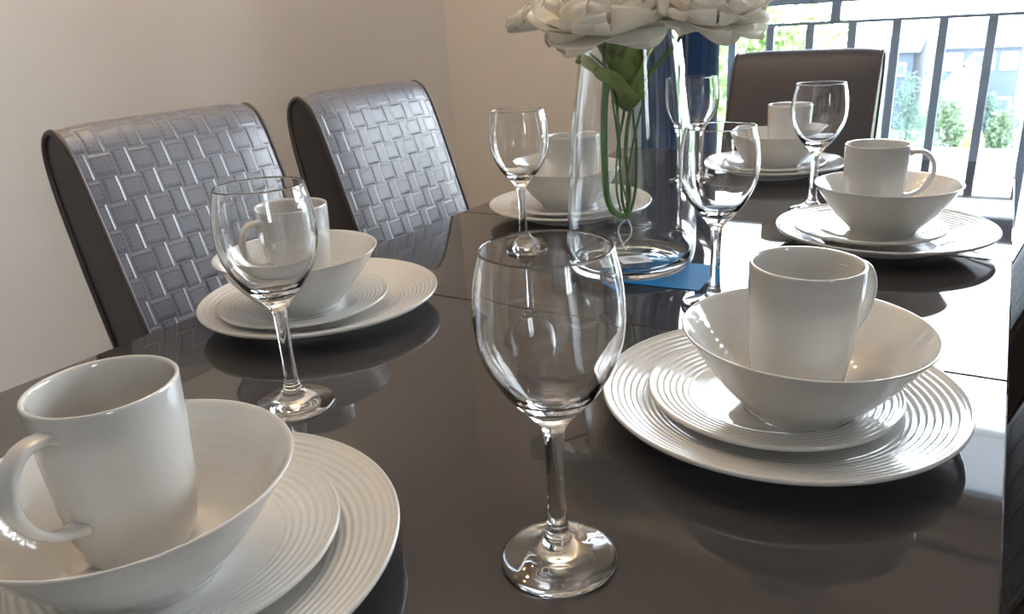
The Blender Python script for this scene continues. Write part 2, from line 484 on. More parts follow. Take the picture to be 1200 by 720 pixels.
for key, pp, sp, bp, mp, ha, tl, _ in SET:
    o = inst('dinner_plate', me_plate, (pp[0], pp[1], TZ + .0002)); tag(o, LP[key][0], 'plate', 'dinner plates of the place settings')
    z = TZ + .0002 + DW + .0002
    o = inst('side_plate', me_side, (sp[0], sp[1], z)); tag(o, LP[key][1], 'plate', 'side plates stacked on the dinner plates')
    z += SW + .0002
    tx, ty = math.radians(tl[0]), math.radians(tl[1])
    lift = .040 * math.hypot(tx, ty)
    # normal leans toward (+x, +y) by (tx, ty)
    o = inst('bowl', me_bowl, (bp[0], bp[1], z + lift), (-ty, tx, 0)); tag(o, LP[key][2], 'bowl', 'bowls stacked on the side plates')
    z += BW + .0003 + lift * 1.25
    mug = empty('mug', (mp[0], mp[1], z)); mug.rotation_euler = Matrix.Rotation(math.radians(ha), 4, 'Z').to_euler()
    if tl[0]:
        R = Matrix.Rotation(-ty, 4, 'X') @ Matrix.Rotation(tx, 4, 'Y') @ Matrix.Rotation(math.radians(ha), 4, 'Z'); mug.rotation_euler = R.to_euler()
    tag(mug, LP[key][3], 'mug', 'mugs standing in the bowls')
    inst('mug_body', me_mug, (0, 0, 0), parent=mug)
    inst('handle', me_han, (0, 0, 0), parent=mug)

# ------------------------------------------------------------ wine glasses (cup, stem and foot join edge to edge into one closed surface)
cup_o = smooth_profile([(.0058, .0830), (.0066, .0880), (.0098, .0935), (.0140, .0987), (.0190, .1039), (.0257, .1122), (.0312, .1210), (.0359, .1305), (.0388, .1400), (.0402, .1500), (.0403, .1600), (.0396, .1705), (.0378, .1815), (.0360, .1890), (.0353, .1925)], 5)
cup_i = smooth_profile([(.0340, .1925), (.0347, .1888), (.0364, .1815), (.0382, .1705), (.0389, .1600), (.0388, .1500), (.0374, .1400), (.0344, .1310), (.0296, .1220), (.0238, .1140), (.0165, .1075), (.0085, .1040)], 5)
prof = cup_o + [(.0352, .1934), (.0347, .1937), (.0342, .1934)] + cup_i + [(.004, .1032), (0, .1031)]
me_cup = quick('cup', lathe_data(prof, 96), M_GLASS)
me_stem = quick('stem', lathe_data(smooth_profile([(.0060, .0270), (.0056, .034), (.0052, .048), (.0053, .062), (.0055, .075), (.0058, .0830)], 4), 48), M_GLASS)
ft = [(0, .0012), (.026, .0008), (.0325, 0), (.0340, .0004), (.0346, .0014), (.0345, .0024), (.0335, .0032)]
ft += smooth_profile([(.0320, .0037), (.0260, .0052), (.0190, .0076), (.0125, .0112), (.0088, .0150), (.0074, .0185), (.0074, .0200), (.0067, .0213), (.0063, .0235), (.0060, .0270)], 4)
me_foot = quick('foot', lathe_data(ft, 96), M_GLASS)
# the stem rings must match the cup and foot: they use 96 segments too
me_stem = quick('stem', lathe_data(smooth_profile([(.0060, .0270), (.0056, .034), (.0052, .048), (.0053, .062), (.0055, .075), (.0058, .0830)], 4), 96), M_GLASS)
GL = [((-.1885, .3275), 'empty stemmed wine glass in the foreground, largest and nearest the camera'),
      ((-.4900, .4018), 'empty wine glass standing before the left chair nearest the camera'),
      ((-.5498, .8942), 'empty wine glass on the left beside the glass flower vase'),
      ((-.2382, .7750), 'empty wine glass just right of the flower vase with bright window reflections'),
      ((-.2335, 1.2451), 'empty wine glass on the right before the end chair and balcony railing'),
      ((-.4785, 1.4070), 'farthest wine glass, behind the vase before the blue curtain')]
for (x, y), lab in GL:
    w = empty('wine_glass', (x, y, TZ + .0002)); tag(w, lab, 'wine glass', 'wine glasses of the place settings')
    inst('cup', me_cup, (0, 0, 0), parent=w); inst('stem', me_stem, (0, 0, 0), parent=w); inst('foot', me_foot, (0, 0, 0), parent=w)

    if lab.startswith('empty stemmed'):
        # small etched maker's mark on the foot: two slanted strokes and a loop
        V = []; F = []
        dx, dy = Vector((.85, .52, 0)), Vector((-.5, .86, 0))
        def mk(pts):
            tube_data([Vector((.0022, -.0218, .0)) + dx * a + dy * b_ + Vector((0, 0, .0070 - .0)) for a, b_ in pts], .00022, 6, V, F)
        mk([(-.0045, -.003), (-.0035, .003), (-.0015, -.003), (-.0005, .003)])
        mk([(.0010 + .0022 * math.cos(t * PI / 8), .0008 + .0024 * math.sin(t * PI / 8)) for t in range(17)])
        mk([(.0022, -.0008), (.0045, -.0034)])
        mesh('etched_mark', V, F, M_STRING, w)

# ------------------------------------------------------------ vase, card, bouquet
cardx = [(-.269, .817), (-.276, .916), (-.372, .909), (-.365, .810)]
V = [(x, y, z) for z in (TZ + .0003, TZ + .0010) for x, y in cardx]
F = [(3, 2, 1, 0), (4, 5, 6, 7), (0, 1, 5, 4), (1, 2, 6, 5), (2, 3, 7, 6), (3, 0, 4, 7)]
tag(mesh('blue_card', V, F, M_CARD, smooth=False), 'bright blue square card lying under the right side of the glass vase', 'card')
VZ = TZ + .0012
VC = (-.3806, .8790)
vo = smooth_profile([(.0660, .0000), (.0720, .0030), (.0775, .0110), (.0803, .0230), (.0808, .0360), (.0797, .0650), (.0775, .0960), (.0755, .1230), (.0718, .1750), (.0651, .2250), (.0590, .2700), (.0560, .2980)], 6)
vi = smooth_profile([(.0530, .2980), (.0560, .2700), (.0621, .2250), (.0688, .1750), (.0722, .1230), (.0742, .0960), (.0763, .0650), (.0772, .0360), (.0755, .0230), (.0700, .0145), (.0600, .0110)], 6)
prof = [(0, .0025), (.0560, .0025), (.0620, 0)] + vo + [(.0556, .2992), (.0545, .2996), (.0534, .2992)] + vi + [(.03, .0100), (0, .0098)]
vase = empty('vase', (VC[0], VC[1], VZ)); tag(vase, 'tall clear glass vase with a wide base holding cream flowers', 'vase')
V, F = lathe_data(prof, 128)
mesh('vase_body', V, F, M_VASE, vase)
# sticker on the inside of the base
ang = math.radians(-52)
def rot2(x, y, a=ang): return (x * math.cos(a) - y * math.sin(a), x * math.sin(a) + y * math.cos(a))
c0 = (.012, -.016)
V = []
for zz in (.0106, .0110):
    for x, y in ((-.019, -.019), (.019, -.019), (.019, .019), (-.019, .019)):
        q = rot2(x, y); V.append((q[0] + c0[0], q[1] + c0[1], zz))
st = mesh('sticker', V, F=None or [(3, 2, 1, 0), (4, 5, 6, 7), (0, 1, 5, 4), (1, 2, 6, 5), (2, 3, 7, 6), (3, 0, 4, 7)], mat=M_STICK, parent=vase, smooth=False) if False else None
st = mesh('sticker', V, [(3, 2, 1, 0), (4, 5, 6, 7), (0, 1, 5, 4), (1, 2, 6, 5), (2, 3, 7, 6), (3, 0, 4, 7)], M_STICK, vase, smooth=False)
st['label'] = 'white square sticker on the vase bottom'
V = []; F = []
for rr in (.012, .007):
    pth = [(c0[0] + rr * math.cos(t * PI / 16), c0[1] + rr * .55 * math.sin(t * PI / 16), .0113) for t in range(33)]
    tube_data(pth, .0004, 6, V, F, caps=False)
mesh('print', V, F, M_STICKINK, st)

def petal(V, F, base, axis, phi, L, W, th0, th1, cup=.25, ruf=.0, seed=0, nu=20, nv=19, mi=None, tipw=.62):
    """one curved petal; axis = flower axis, phi = azimuth, th = angle off the axis from base to tip"""
    rnd = random.Random(seed)
    ax = Vector(axis).normalized()
    u = ax.orthogonal().normalized(); w = ax.cross(u)
    rad = u * math.cos(phi) + w * math.sin(phi); tan = ax.cross(rad)
    ph = rnd.uniform(0, 6); k2 = rnd.uniform(2.6, 4.2)
    s = len(V); p = Vector(base)
    for i in range(nu):
        t = i / (nu - 1); th = th0 + (th1 - th0) * t
        d = ax * math.cos(th) + rad * math.sin(th)
        nrm = rad * math.cos(th) - ax * math.sin(th)      # away from the axis
        if i: p = p + d * (L / (nu - 1))
        wid = W * (0.22 + 0.78 * math.sin(min(1, t / tipw) * PI / 2)) * (1 if t < tipw else math.sqrt(max(0.004, 1 - ((t - tipw) / (1 - tipw)) ** 2)))
        for j in range(nv):
            v = -1 + 2 * j / (nv - 1)
            c = -cup * W * (v * v) * (0.5 + t)
            r_ = ruf * (t ** 2) * (math.sin(k2 * v + ph) + .5 * math.sin(2.3 * k2 * v + 2 * ph)) * (0.4 + abs(v) * .6)
            e = L * (.035 * math.sin(k2 * 1.4 * v + ph * 2) + .022 * math.sin(k2 * 3.7 * v + ph)) * max(0, t - .45) / .55 * (1 if ruf else 0)
            V.append(p + tan * (wid * v) + nrm * (c + r_) + d * e)
    for i in range(nu - 1):
        for j in range(nv - 1):
            a = s + i * nv + j
            F.append((a, a + 1, a + nv + 1, a + nv))

def flower(base, axis, R, seed, parent, opening=1.0, layers=None, name='flower_head', inner=M_PETAL2):
    rnd = random.Random(seed)
    V = []; F = []; 
    D = math.radians
    layers = layers or [(8, .96, .50, 104, 100, .0045), (8, 1.04, .52, 112, 62, .0045), (7, 1.0, .50, 108, 36, .004), (7, .90, .46, 96, 20, .0035), (6, .80, .44, 80, 8, .003)]
    for li, (n, l, w, a0, a1, ru) in enumerate(layers):
        for k in range(n):
            phi = 2 * PI * k / n + li * .6 + rnd.uniform(-.2, .2)
            petal(V, F, base, axis, phi, R * l * rnd.uniform(.92, 1.06), R * w * rnd.uniform(.85, 1.1), D(a0) * opening, D(a1) * opening * rnd.uniform(.93, 1.05), .22, ru * R / .08, rnd.random() * 1e6)
    o = mesh(name, V, F, M_PETAL, parent)
    sm = o.modifiers.new('thick', 'SOLIDIFY'); sm.thickness = .0006; sm.offset = 0
    V = []; F = []
    for li, (n, l, w, a0, a1) in enumerate(((7, .66, .40, 14, 30), (6, .58, .34, 8, 12), (5, .50, .30, 3, -10), (4, .42, .25, 2, -28))):
        for k in range(n):
            phi = 2 * PI * k / n + li * .9 + rnd.uniform(-.3, .3)
            petal(V, F, base, axis, phi, R * l, R * w, D(a0 + 18) * opening, D(a1), .35, .006 * R / .08, rnd.random() * 1e6)
    c = mesh('flower_centre', V, F, inner, o)
    sm = c.modifiers.new('thick', 'SOLIDIFY'); sm.thickness = .0006; sm.offset = 0
    c['label'] = 'warm cream inner petals'
    return o

bq = empty('flower_bouquet', (VC[0], VC[1], TZ + .075)); tag(bq, 'artificial cream peonies with green leaves standing in the glass vase', 'flowers')
def L(x, y, z): return Vector((x - VC[0], y - VC[1], z + TZ - (TZ + .075)))      # world (z above the table) -> bouquet local
h1 = L(-.392, .846, .303); h2 = L(-.292, .875, .306); h3 = L(-.500, .880, .294); h4 = L(-.36, .95, .33)
flower(h1, (.06, -.26, 1), .086, 3, bq)
flower(h2, (.30, -.22, 1), .074, 8, bq)
flower(h3, (-.45, -.15, 1), .044, 12, bq, .70)
flower(h4, (.05, .4, 1), .080, 15, bq)
jn = L(-.383, .876, .200)
# leaves: (tip direction azimuth from view, tilt off the vertical, length, width)
def leaf(base, axis, phi, Ln, W, th0, th1, seed):
    V = []; F = []
    rnd = random.Random(seed)
    ax = Vector(axis).normalized(); u = Vector((1, 0, 0)); w = Vector((0, 1, 0))
    rad = u * math.cos(phi) + w * math.sin(phi); tan = ax.cross(rad)
    p = Vector(base); nu, nv = 13, 9
    for i in range(nu):
        t = i / (nu - 1); th = th0 + (th1 - th0) * t
        d = ax * math.cos(th) + rad * math.sin(th); nrm = rad * math.cos(th) - ax * math.sin(th)
        if i: p = p + d * (Ln / (nu - 1))
        wid = W * (math.sin(PI * min(1, t ** .75)) ** .75 if 0 < t < 1 else .03) + .0006
        for j in range(nv):
            v = -1 + 2 * j / (nv - 1)
            V.append(p + tan * (wid * v) + nrm * (-.35 * W * v * v + .0022 * math.sin(9 * t + 3 * v + seed)) - nrm * (.0012 * (1 - min(1, abs(v) * 5))))
    for i in range(nu - 1):
        for j in range(nv - 1):
            a = i * nv + j; F.append((a, a + 1, a + nv + 1, a + nv))
    o = mesh('leaf', V, F, M_LEAF, bq)
    sm = o.modifiers.new('thick', 'SOLIDIFY'); sm.thickness = .0007; sm.offset = 0
D = math.radians
LF = [(212, 30, 62, .084, .027), (236, 30, 58, .066, .026), (262, 18, 34, .060, .020), (196, 12, 44, .105, .022), (285, 10, 24, .080, .022), (335, 14, 24, .105, .020), (22, 20, 30, .118, .022), (45, 12, 20, .120, .020), (100, 15, 45, .080, .022), (150, 12, 46, .095, .022), (255, 6, 20, .105, .022), (5, 8, 14, .105, .020)]
for k, (az, a0, a1, ln, wd) in enumerate(LF):
    leaf(jn + Vector((0, 0, random.uniform(-.006, .012))), (0, 0, 1), D(az), ln, wd, D(a0), D(a1), k)
# stems
def stem(pts, r):
    P = smooth_profile([tuple(p) for p in pts], 8)
    V, F = tube_data(P, r, 10)
    mesh('stem', V, F, M_STEM, bq)
stem([L(-.400, .855, .240), L(-.407, .862, .200), L(-.409, .865, .165), L(-.410, .868, .120), L(-.408, .870, .090), L(-.402, .874, .072), L(-.390, .880, .064)], .0046)
stem([h1, L(-.405, .858, .255), L(-.395, .868, .215), L(-.392, .872, .150), L(-.392, .878, .090), L(-.386, .880, .063)], .0019)
stem([h2, L(-.340, .880, .255), L(-.372, .876, .215), L(-.385, .876, .160), L(-.382, .878, .095), L(-.386, .880, .062)], .0026)
stem([h4, L(-.378, .905, .250), L(-.380, .885, .205), L(-.374, .882, .150), L(-.376, .882, .095), L(-.386, .881, .060)], .0019)
stem([h3, L(-.430, .890, .255), L(-.392, .884, .210), L(-.399, .882, .150), L(-.401, .882, .100), L(-.393, .882, .066), L(-.386, .880, .062)], .0017)
stem([L(-.350, .868, .235), L(-.362, .872, .205), L(-.376, .872, .150), L(-.383, .874, .110), L(-.385, .878, .064)], .0014)
stem([L(-.405, .880, .215), L(-.395, .874, .160), L(-.388, .870, .110), L(-.380, .872, .080), L(-.386, .878, .061)], .0014)
# white tie loop hanging under the stems
V, F = tube_data(smooth_profile([tuple(L(*p)) for p in ((-.386, .879, .062), (-.395, .877, .052), (-.396, .876, .042), (-.389, .875, .028), (-.384, .875, .022), (-.389, .875, .028), (-.380, .876, .040), (-.379, .877, .052), (-.386, .879, .062))], 6), .0009, 8)
mesh('tie', V, F, M_STRING, bq)

# ------------------------------------------------------------ chairs
CW = 0.325
def make_chair():
    """local: +x faces the table, origin on the floor under the front face at table height"""
    c = empty('dining_chair')
    front = [(.075, .46), (.052, .53), (.028, .61), (.004, .685), (-.020, .760), (-.044, .835), (-.062, .888), (-.074, .918), (-.088, .940), (-.106, .951), (-.122, .947), (-.134, .932), (-.138, .905)]
    rear = [(-.134, .860), (-.122, .800), (-.108, .740), (-.092, .680), (-.070, .600), (-.045, .520), (-.020, .44)]
    P = smooth_profile(front + rear, 3)
    n = len(P); hwid = CW / 2
    V = [(x, -hwid + .002, z) for x, z in P] + [(x, hwid - .002, z) for x, z in P]
    F = [tuple(range(n)), tuple(reversed(range(n, 2 * n)))]
    for i in range(n):
        j = (i + 1) % n
        F.append((i, i + n, j + n, j))
    back = mesh('backrest', V, F, M_LEATH, c, smooth=False)
    back['label'] = 'smooth dark brown leather sides'
    # woven front panel wrapping over the top
    PF = smooth_profile(front, 5)
    PF = [p for p in PF]
    V = []; F = []; UV = []
    s = 0; m = 12
    for i, (x, z) in enumerate(PF):
        if i: s += math.hypot(x - PF[i - 1][0], z - PF[i - 1][1])
        a = PF[max(0, i - 1)]; b_ = PF[min(len(PF) - 1, i + 1)]
        t = Vector((b_[0] - a[0], b_[1] - a[1])).normalized(); nn = Vector((t.y, -t.x))
        for j in range(m + 1):
            v = -1 + 2 * j / m
            pf = .0055 * (1 - abs(v) ** 6) + .0012
            V.append((x + nn.x * pf, v * (hwid - .004), z + nn.y * pf)); UV.append((v * (hwid - .004), s))
    for i in range(len(PF) - 1):
        for j in range(m):
            a = i * (m + 1) + j
            F.append((a, a + 1, a + m + 2, a + m + 1))
    w = mesh('woven_panel', V, F, M_WEAVE, c, uvs=UV)
    w['label'] = 'basket-weave stitched grey leather front'
    for sgn in (-1, 1):
        pth = [(x + .0, sgn * (hwid - .0015), z) for x, z in P[:-2]]
        V, F = tube_data(pth, .0042, 8)
        mesh('piping', V, F, M_PIPE, c)
    # seat
    V, F = box_data(.02, .375, -hwid - .03, hwid + .03, .36, .465, bev=.025)
    mesh('seat', V, F, M_LEATH, c)
    for lx in (-.01, .32):
        for ly in (-hwid - .01, hwid - .03):
            V, F = box_data(lx, lx + .04, ly, ly + .04, 0, .362, bev=.003)
            mesh('leg', V, F, M_LEG, c)
    return c
ch = make_chair()
chairs = [(-.952, .7125, 0, 'dark grey woven leather dining chair nearest the camera on the left'),
          (-.929, 1.128, 0, 'second woven leather dining chair on the left, nearer the corner'),
          (-.404, 1.852, -90, 'brown leather chair at the far table end against the window'),
          (.066, .672, 180, 'nearer of the two woven leather chairs at the right table edge'),
          (.070, 1.275, 180, 'farther of the two chairs at the right table edge, mostly hidden')]
for i, (x, y, a, lab) in enumerate(chairs):
    o = ch if i == 0 else dup(ch)
    o.location = (x, y, 0); o.rotation_euler = (0, 0, math.radians(a))
    tag(o, lab, 'chair', 'leather dining chairs round the table')
    if i == 2:                                  # the end chair has a plain front
        for p_ in o.children:
            if p_.name.startswith('woven_panel'):
                p_.data = p_.data.copy(); p_.data.materials[0] = M_PLAIN; p_.name = 'front_panel'; p_['label'] = 'plain taupe leather front'

# ------------------------------------------------------------ curtain and rod
def curtain(x0, x1, yc, z0, z1, folds, amp, seed):
    V = []; F = []
    nx, nz = folds * 14, 24
    rnd = random.Random(seed)
    for k in range(nz + 1):
        t = k / nz; z = z1 + (z0 - z1) * t
        for i in range(nx + 1):
            s = i / nx
            x = x0 + (x1 - x0) * s
            y = yc + amp * math.sin(2 * PI * folds * s + .3 * math.sin(3 * t)) + .3 * amp * math.sin(2 * PI * folds * s * 1.7 + 1 + t)
            x += .006 * math.sin(2 * PI * folds * 2 * s + t)
            V.append((x, y, z))
    for k in range(nz):
        for i in range(nx):
            a = k * (nx + 1) + i
            F.append((a, a + 1, a + nx + 2, a + nx + 1))
    return V, F
V, F = curtain(-.972, -.735, 2.33, .02, 2.03, 4, .026, 2)
o = mesh('curtain', V, F, M_CURT); sm = o.modifiers.new('thick', 'SOLIDIFY'); sm.thickness = .0015
tag(o, 'navy blue curtain hanging in folds beside the balcony window', 'curtain')
rod = empty('curtain_rod', (.2, 2.33, 2.05)); tag(rod, 'dark metal curtain rod above the balcony window', 'curtain rod')
V, F = tube_data([(-1.45, 0, 0), (1.5, 0, 0)], .012, 12); mesh('pole', V, F, M_RAIL, rod)
for sx in (-1.3, 1.35):
    V, F = box_data(sx - .01, sx + .01, 0, .09, -.012, .012); mesh('bracket', V, F, M_RAIL, rod, smooth=False)

# ------------------------------------------------------------ ceiling lamp and added uplight (out of frame)
lamp = empty('ceiling_lamp', (-1.22, .75, H)); tag(lamp, 'brass ceiling lamp with three warm bulbs over the left chairs', 'lamp')
V, F = lathe_data([(0, -.03), (.06, -.028), (.062, -.002), (0, -.002)], 32); mesh('ceiling_plate', V, F, M_BRASS, lamp)
V, F = tube_data([(0, 0, -.03), (0, 0, -.22)], .006, 10); mesh('rod', V, F, M_BRASS, lamp)
for k in range(3):
    a = 2 * PI * k / 3 + .4
    e = Vector((math.cos(a), math.sin(a), 0))
    V, F = tube_data(smooth_profile([tuple(e * r + Vector((0, 0, z))) for r, z in ((0, -.22), (.07, -.24), (.14, -.23), (.15, -.20))], 5), .005, 8); am = mesh('arm', V, F, M_BRASS, lamp)
    V, F = lathe_data(smooth_profile([(0.0, -.002), (.012, 0), (.016, .012), (.024, .035), (.022, .052), (.010, .064), (0, .066)], 4), 24)
    V = [(v[0] + e.x * .15, v[1] + e.y * .15, v[2] - .20) for v in V]
    mesh('bulb', V, F, M_BULB, am)

# added uplight, unseen: open bowl over the table, brightens ceiling and walls
PX, PY, PZ = -.62, 1.12, 2.02
ul = empty('added_uplight', (PX, PY, PZ)); tag(ul, 'added unseen uplight in a brass bowl, brightening the ceiling over the table', 'lamp')
V, F = lathe_data([(.0, -.08), (.06, -.075), (.13, -.03), (.17, .04), (.167, .04), (.127, -.026), (.058, -.070), (0, -.074)], 56); mesh('lamp_shade', V, F, M_BRASS, ul)
V, F = tube_data([(0, 0, -.074), (0, 0, H - PZ)], .005, 10); mesh('rod', V, F, M_BRASS, ul)
al = bpy.data.lights.new('uplight_fill', 'AREA'); al.shape = 'DISK'; al.size = .24; al.energy = 10; al.color = (1, .88, .74)
ao = bpy.data.objects.new('uplight_fill', al); COL.objects.link(ao); ao.location = (PX, PY, PZ + .02); ao.rotation_euler = (PI, 0, 0)

# ------------------------------------------------------------ balcony railing
rail = empty('balcony_railing', (0.0, 2.60, 0)); tag(rail, 'metal balcony railing with vertical bars, lightened blue-grey to carry window glare', 'railing')
RX0, RX1 = -1.25, 1.9
def rbox(name, x0, x1, z0, z1, d=.02):
    V, F = box_data(x0, x1, -d, d, z0, z1, bev=.002); mesh(name, V, F, M_RAIL, rail, smooth=False)
RS = 2.60 / 2.58
zt = TZ + .30 + (.252 - .30) * RS
rbox('top_bar', RX0, RX1, zt - .004, zt + .006, .012)
zh = TZ + .308
rbox('handrail', RX0, RX1, zh, zh + .078, .020)
rbox('bottom_bar', RX0, RX1, .08, .105, .015)
k = 0
x = -.053 * RS
xs = []
while x > RX0: xs.append(x); x -= .1185 * RS
x = (-.053 + .1185) * RS
while x < RX1: xs.append(x); x += .1185 * RS
for x in xs:
    rbox('bar', x - .012, x + .012, .105, zt - .004, .008)
for i in range(0, 12, 3):
    x = -.458 * RS + (i - 3) * .237
    rbox('handrail_post', x - .014, x + .014, zt + .006, zh, .010)

# ------------------------------------------------------------ outside
M_GRND = pbr('pale_paving', (0.58, 0.56, 0.53), rough=0.9, noise=(.4, .12))
M_GRASS = pbr('lawn_green', (0.30, 0.40, 0.18), rough=0.9, noise=(1.2, .35))
M_SLAB = pbr('grey_render', (0.45, 0.47, 0.50), rough=0.8)
M_HW = pbr('white_house_render', (0.62, 0.62, 0.62), rough=0.8)
M_HW2 = pbr('cream_house_render', (0.5, 0.45, 0.36), rough=0.8)
M_HB = pbr('blue_grey_cladding', (0.085, 0.105, 0.15), rough=0.7)
M_ROOF = pbr('slate_roof', (0.16, 0.18, 0.22), rough=0.7)
M_ROOFR = pbr('red_tile_roof', (0.5, 0.25, 0.2), rough=0.8)
M_WF = pbr('house_window_frame', (0.4, 0.4, 0.4), rough=0.5)
M_WG = pbr('house_window_glass', (0.12, 0.14, 0.18), rough=0.1)
M_BUSH = pbr('bush_green', (0.12, 0.17, 0.09), rough=0.7)
M_TREE = pbr('tree_green', (0.18, 0.27, 0.08), rough=0.7)
M_DKTREE = pbr('conifer_green', (0.11, 0.17, 0.13), rough=0.7)
M_YEL = pbr('yellow_blossom', (0.75, 0.60, 0.12), rough=0.7)
M_BARK = pbr('bark', (0.06, 0.045, 0.035), rough=0.9)
M_BRK, nt, b, tc, br = brick_mat('red_brick', (0.50, 0.34, 0.27), (0.42, 0.30, 0.25), (0.5, 0.47, 0.44), 4.0)
mp = nt.nodes.new('ShaderNodeMapping'); mp.inputs['Rotation'].default_value = (PI / 2, 0, 0)
nt.links.new(tc.outputs['Object'], mp.inputs[0]); nt.links.new(mp.outputs[0], br.inputs['Vector']); nt.links.new(br.outputs[0], b.inputs['Base Color'])
GZ = TZ - 5.3
tag(box('street_ground', (-60, 60, 3.6, 120, GZ - .3, GZ), M_GRND), kind='structure')
tag(box('lawn', (-40, 30, 31, 70, GZ, GZ + .05), M_GRASS), kind='structure')
ob = empty('overhead_balcony', (0, 3.3, TZ + 1.78)); tag(ob, 'grey underside of the balcony above, mirrored in the near tabletop', 'balcony')
mesh('slab', *box_data(-4, 5, -.72, .78, 0, .16), M_SLAB, ob, smooth=False)
mesh('fascia', *box_data(-4, 5, .78, .80, -.04, .2), M_HW, ob, smooth=False)
# garden wall
gw = empty('garden_wall', (-1.0, 27.5, GZ)); tag(gw, 'low brick garden wall with pale coping across the street', 'wall')
def zpx(Y, ypx): return TZ + .30 - Y * (ypx + 5) * .00088
zt_ = zpx(27.5, 181)
mesh('brickwork', *box_data(-5, 9, -.15, .15, 0, zt_ - GZ), M_BRK, gw, smooth=False)
mesh('coping', *box_data(-5.1, 9.1, -.2, .2, zt_ - GZ, zt_ - GZ + .12), M_WF, gw, smooth=False)

def house(name, x0, x1, y, ze, depth, wall, roof, rise, label, wins, gable_front=False):
    h = empty(name, ((x0 + x1) / 2, y, GZ)); tag(h, label, 'house', 'houses across the street')
    hw_ = (x1 - x0) / 2; e = ze - GZ
    mesh('walls', *box_data(-hw_, hw_, 0, depth, 0, e), wall, h, smooth=False)
    o_ = .04 if gable_front else .25
    if gable_front:
        V = [(-hw_ - o_, -o_, e), (hw_ + o_, -o_, e), (0, -o_, e + rise), (-hw_ - o_, depth + o_, e), (hw_ + o_, depth + o_, e), (0, depth + o_, e + rise)]
        F = [(1, 4, 5, 2), (0, 2, 5, 3), (3, 5, 4), (0, 3, 4, 1)]
        mesh('roof', V, F, roof, h, smooth=False)
        mesh('gable', [(-hw_, 0, e), (hw_, 0, e), (0, 0, e + rise * .9)], [(0, 1, 2)], wall, h, smooth=False)
    else:
        V = [(-hw_ - o_, -o_, e), (hw_ + o_, -o_, e), (hw_ + o_, depth + o_, e), (-hw_ - o_, depth + o_, e), (-hw_ - o_, depth / 2, e + rise), (hw_ + o_, depth / 2, e + rise)]
        F = [(0, 1, 5, 4), (2, 3, 4, 5), (0, 4, 3), (1, 2, 5), (3, 2, 1, 0)]
        mesh('roof', V, F, roof, h, smooth=False)
    for wx, wz, ww, wh in wins:
        f = mesh('window', *box_data(wx - ww / 2, wx + ww / 2, -.06, .0, wz - wh / 2, wz + wh / 2), M_WF, h, smooth=False)
        mesh('pane', *box_data(wx - ww / 2 + .09, wx + ww / 2 - .09, -.08, -.06, wz - wh / 2 + .09, wz + wh / 2 - .09), M_WG, f, smooth=False)
    return h
Y = 38.0
e = zpx(Y, 53)
house('house', -.064 * Y, .010 * Y, Y, e, 7, M_HB, M_ROOF, 1.0, 'blue-clad house with three upper windows, seen between the right bars', [(-1.05, e - GZ - .55, .8, .7), (.1, e - GZ - .55, .8, .7), (1.0, e - GZ - .55, .6, .7), (-.6, 1.1, 1.0, 1.2), (.8, 1.1, 1.0, 1.2)])
e2 = zpx(40, 56)
house('house', -.118 * 40, -.092 * 40, 40, e2, 6, M_HB, M_ROOF, .8, 'narrow slate-roofed house between the middle bars', [(0, e2 - GZ - .75, .55, .6)])
house('house', -.085 * 52, -.070 * 52, 52, zpx(52, 62), 6, M_HW2, M_ROOFR, 1.0, 'small cream house with a red tiled roof', [(0, 1.6, .3, .5)])
e3 = zpx(33, 84)
house('house', -.060 * 32, -.024 * 32, 32, e3 - .3, 5, M_HW, M_ROOF, .7, 'low white gabled house before the blue-clad one', [(0, .9, .5, .5)], True)
house('house', .02 * 46, .16 * 46, 46, zpx(46, 30), 8, M_HW, M_ROOF, 1.5, 'white house at the right edge beyond the railing', [(-2, 3.6, 1.0, 1.0), (0, 3.6, 1.0, 1.0), (2, 3.6, 1, 1)])
e4 = zpx(50, 60)
house('house', -.155 * 50, -.122 * 50, 50, e4, 7, M_HW, M_ROOFR, .6, 'white house behind the end chair beside the trees', [(0, 2.0, .7, .7)])
house('house', -.285 * 42, -.255 * 42, 42, zpx(42, 60), 6, M_HW2, M_ROOFR, .9, 'pink-roofed house low behind the left trees', [(0, 1.6, .5, .6)])

def foliage(name, loc, rx, ry, rz, n, size, mat, parent, seed, clumps=9):
    rnd = random.Random(seed)
    C = [(rnd.gauss(0, .45), rnd.gauss(0, .45), rnd.uniform(-.75, .85), rnd.uniform(.3, .55)) for _ in range(clumps)]
    V = []; F = []
    for _ in range(n):
        c = rnd.choice(C)
        d = Vector((rnd.gauss(0, 1), rnd.gauss(0, 1), rnd.gauss(0, 1))).normalized() * (c[3] * rnd.uniform(.7, 1.05))
        p = Vector(((c[0] * .8 + d.x) * rx, (c[1] * .8 + d.y) * ry, (c[2] * .7 + d.z) * rz)) + Vector(loc)
        a = Vector((rnd.gauss(0, 1), rnd.gauss(0, 1), rnd.gauss(0, 1))).normalized(); b_ = a.orthogonal().normalized(); s_ = size * rnd.uniform(.6, 1.3)
        k = len(V); V += [p - a * s_, p + b_ * s_ * .5, p + a * s_, p - b_ * s_ * .5]; F.append((k, k + 1, k + 2, k + 3))
    return mesh(name, V, F, mat, parent, smooth=False)
def tree(x, y, zb, ht, rad, mat, label, seed, cat='tree', n=1800, name='tree', grp='trees beyond the railing'):
    t = empty(name, (x, y, zb)); tag(t, label, cat, grp)
    V, F = tube_data([(0, 0, 0), (.05, 0, ht * .35), (0, .05, ht * .75)], [rad * .08, rad * .06, rad * .02], 8); mesh('trunk', V, F, M_BARK, t)
    foliage('crown', (0, 0, ht * .6), rad, rad, ht * .45, n, rad * .10, mat, t, seed)
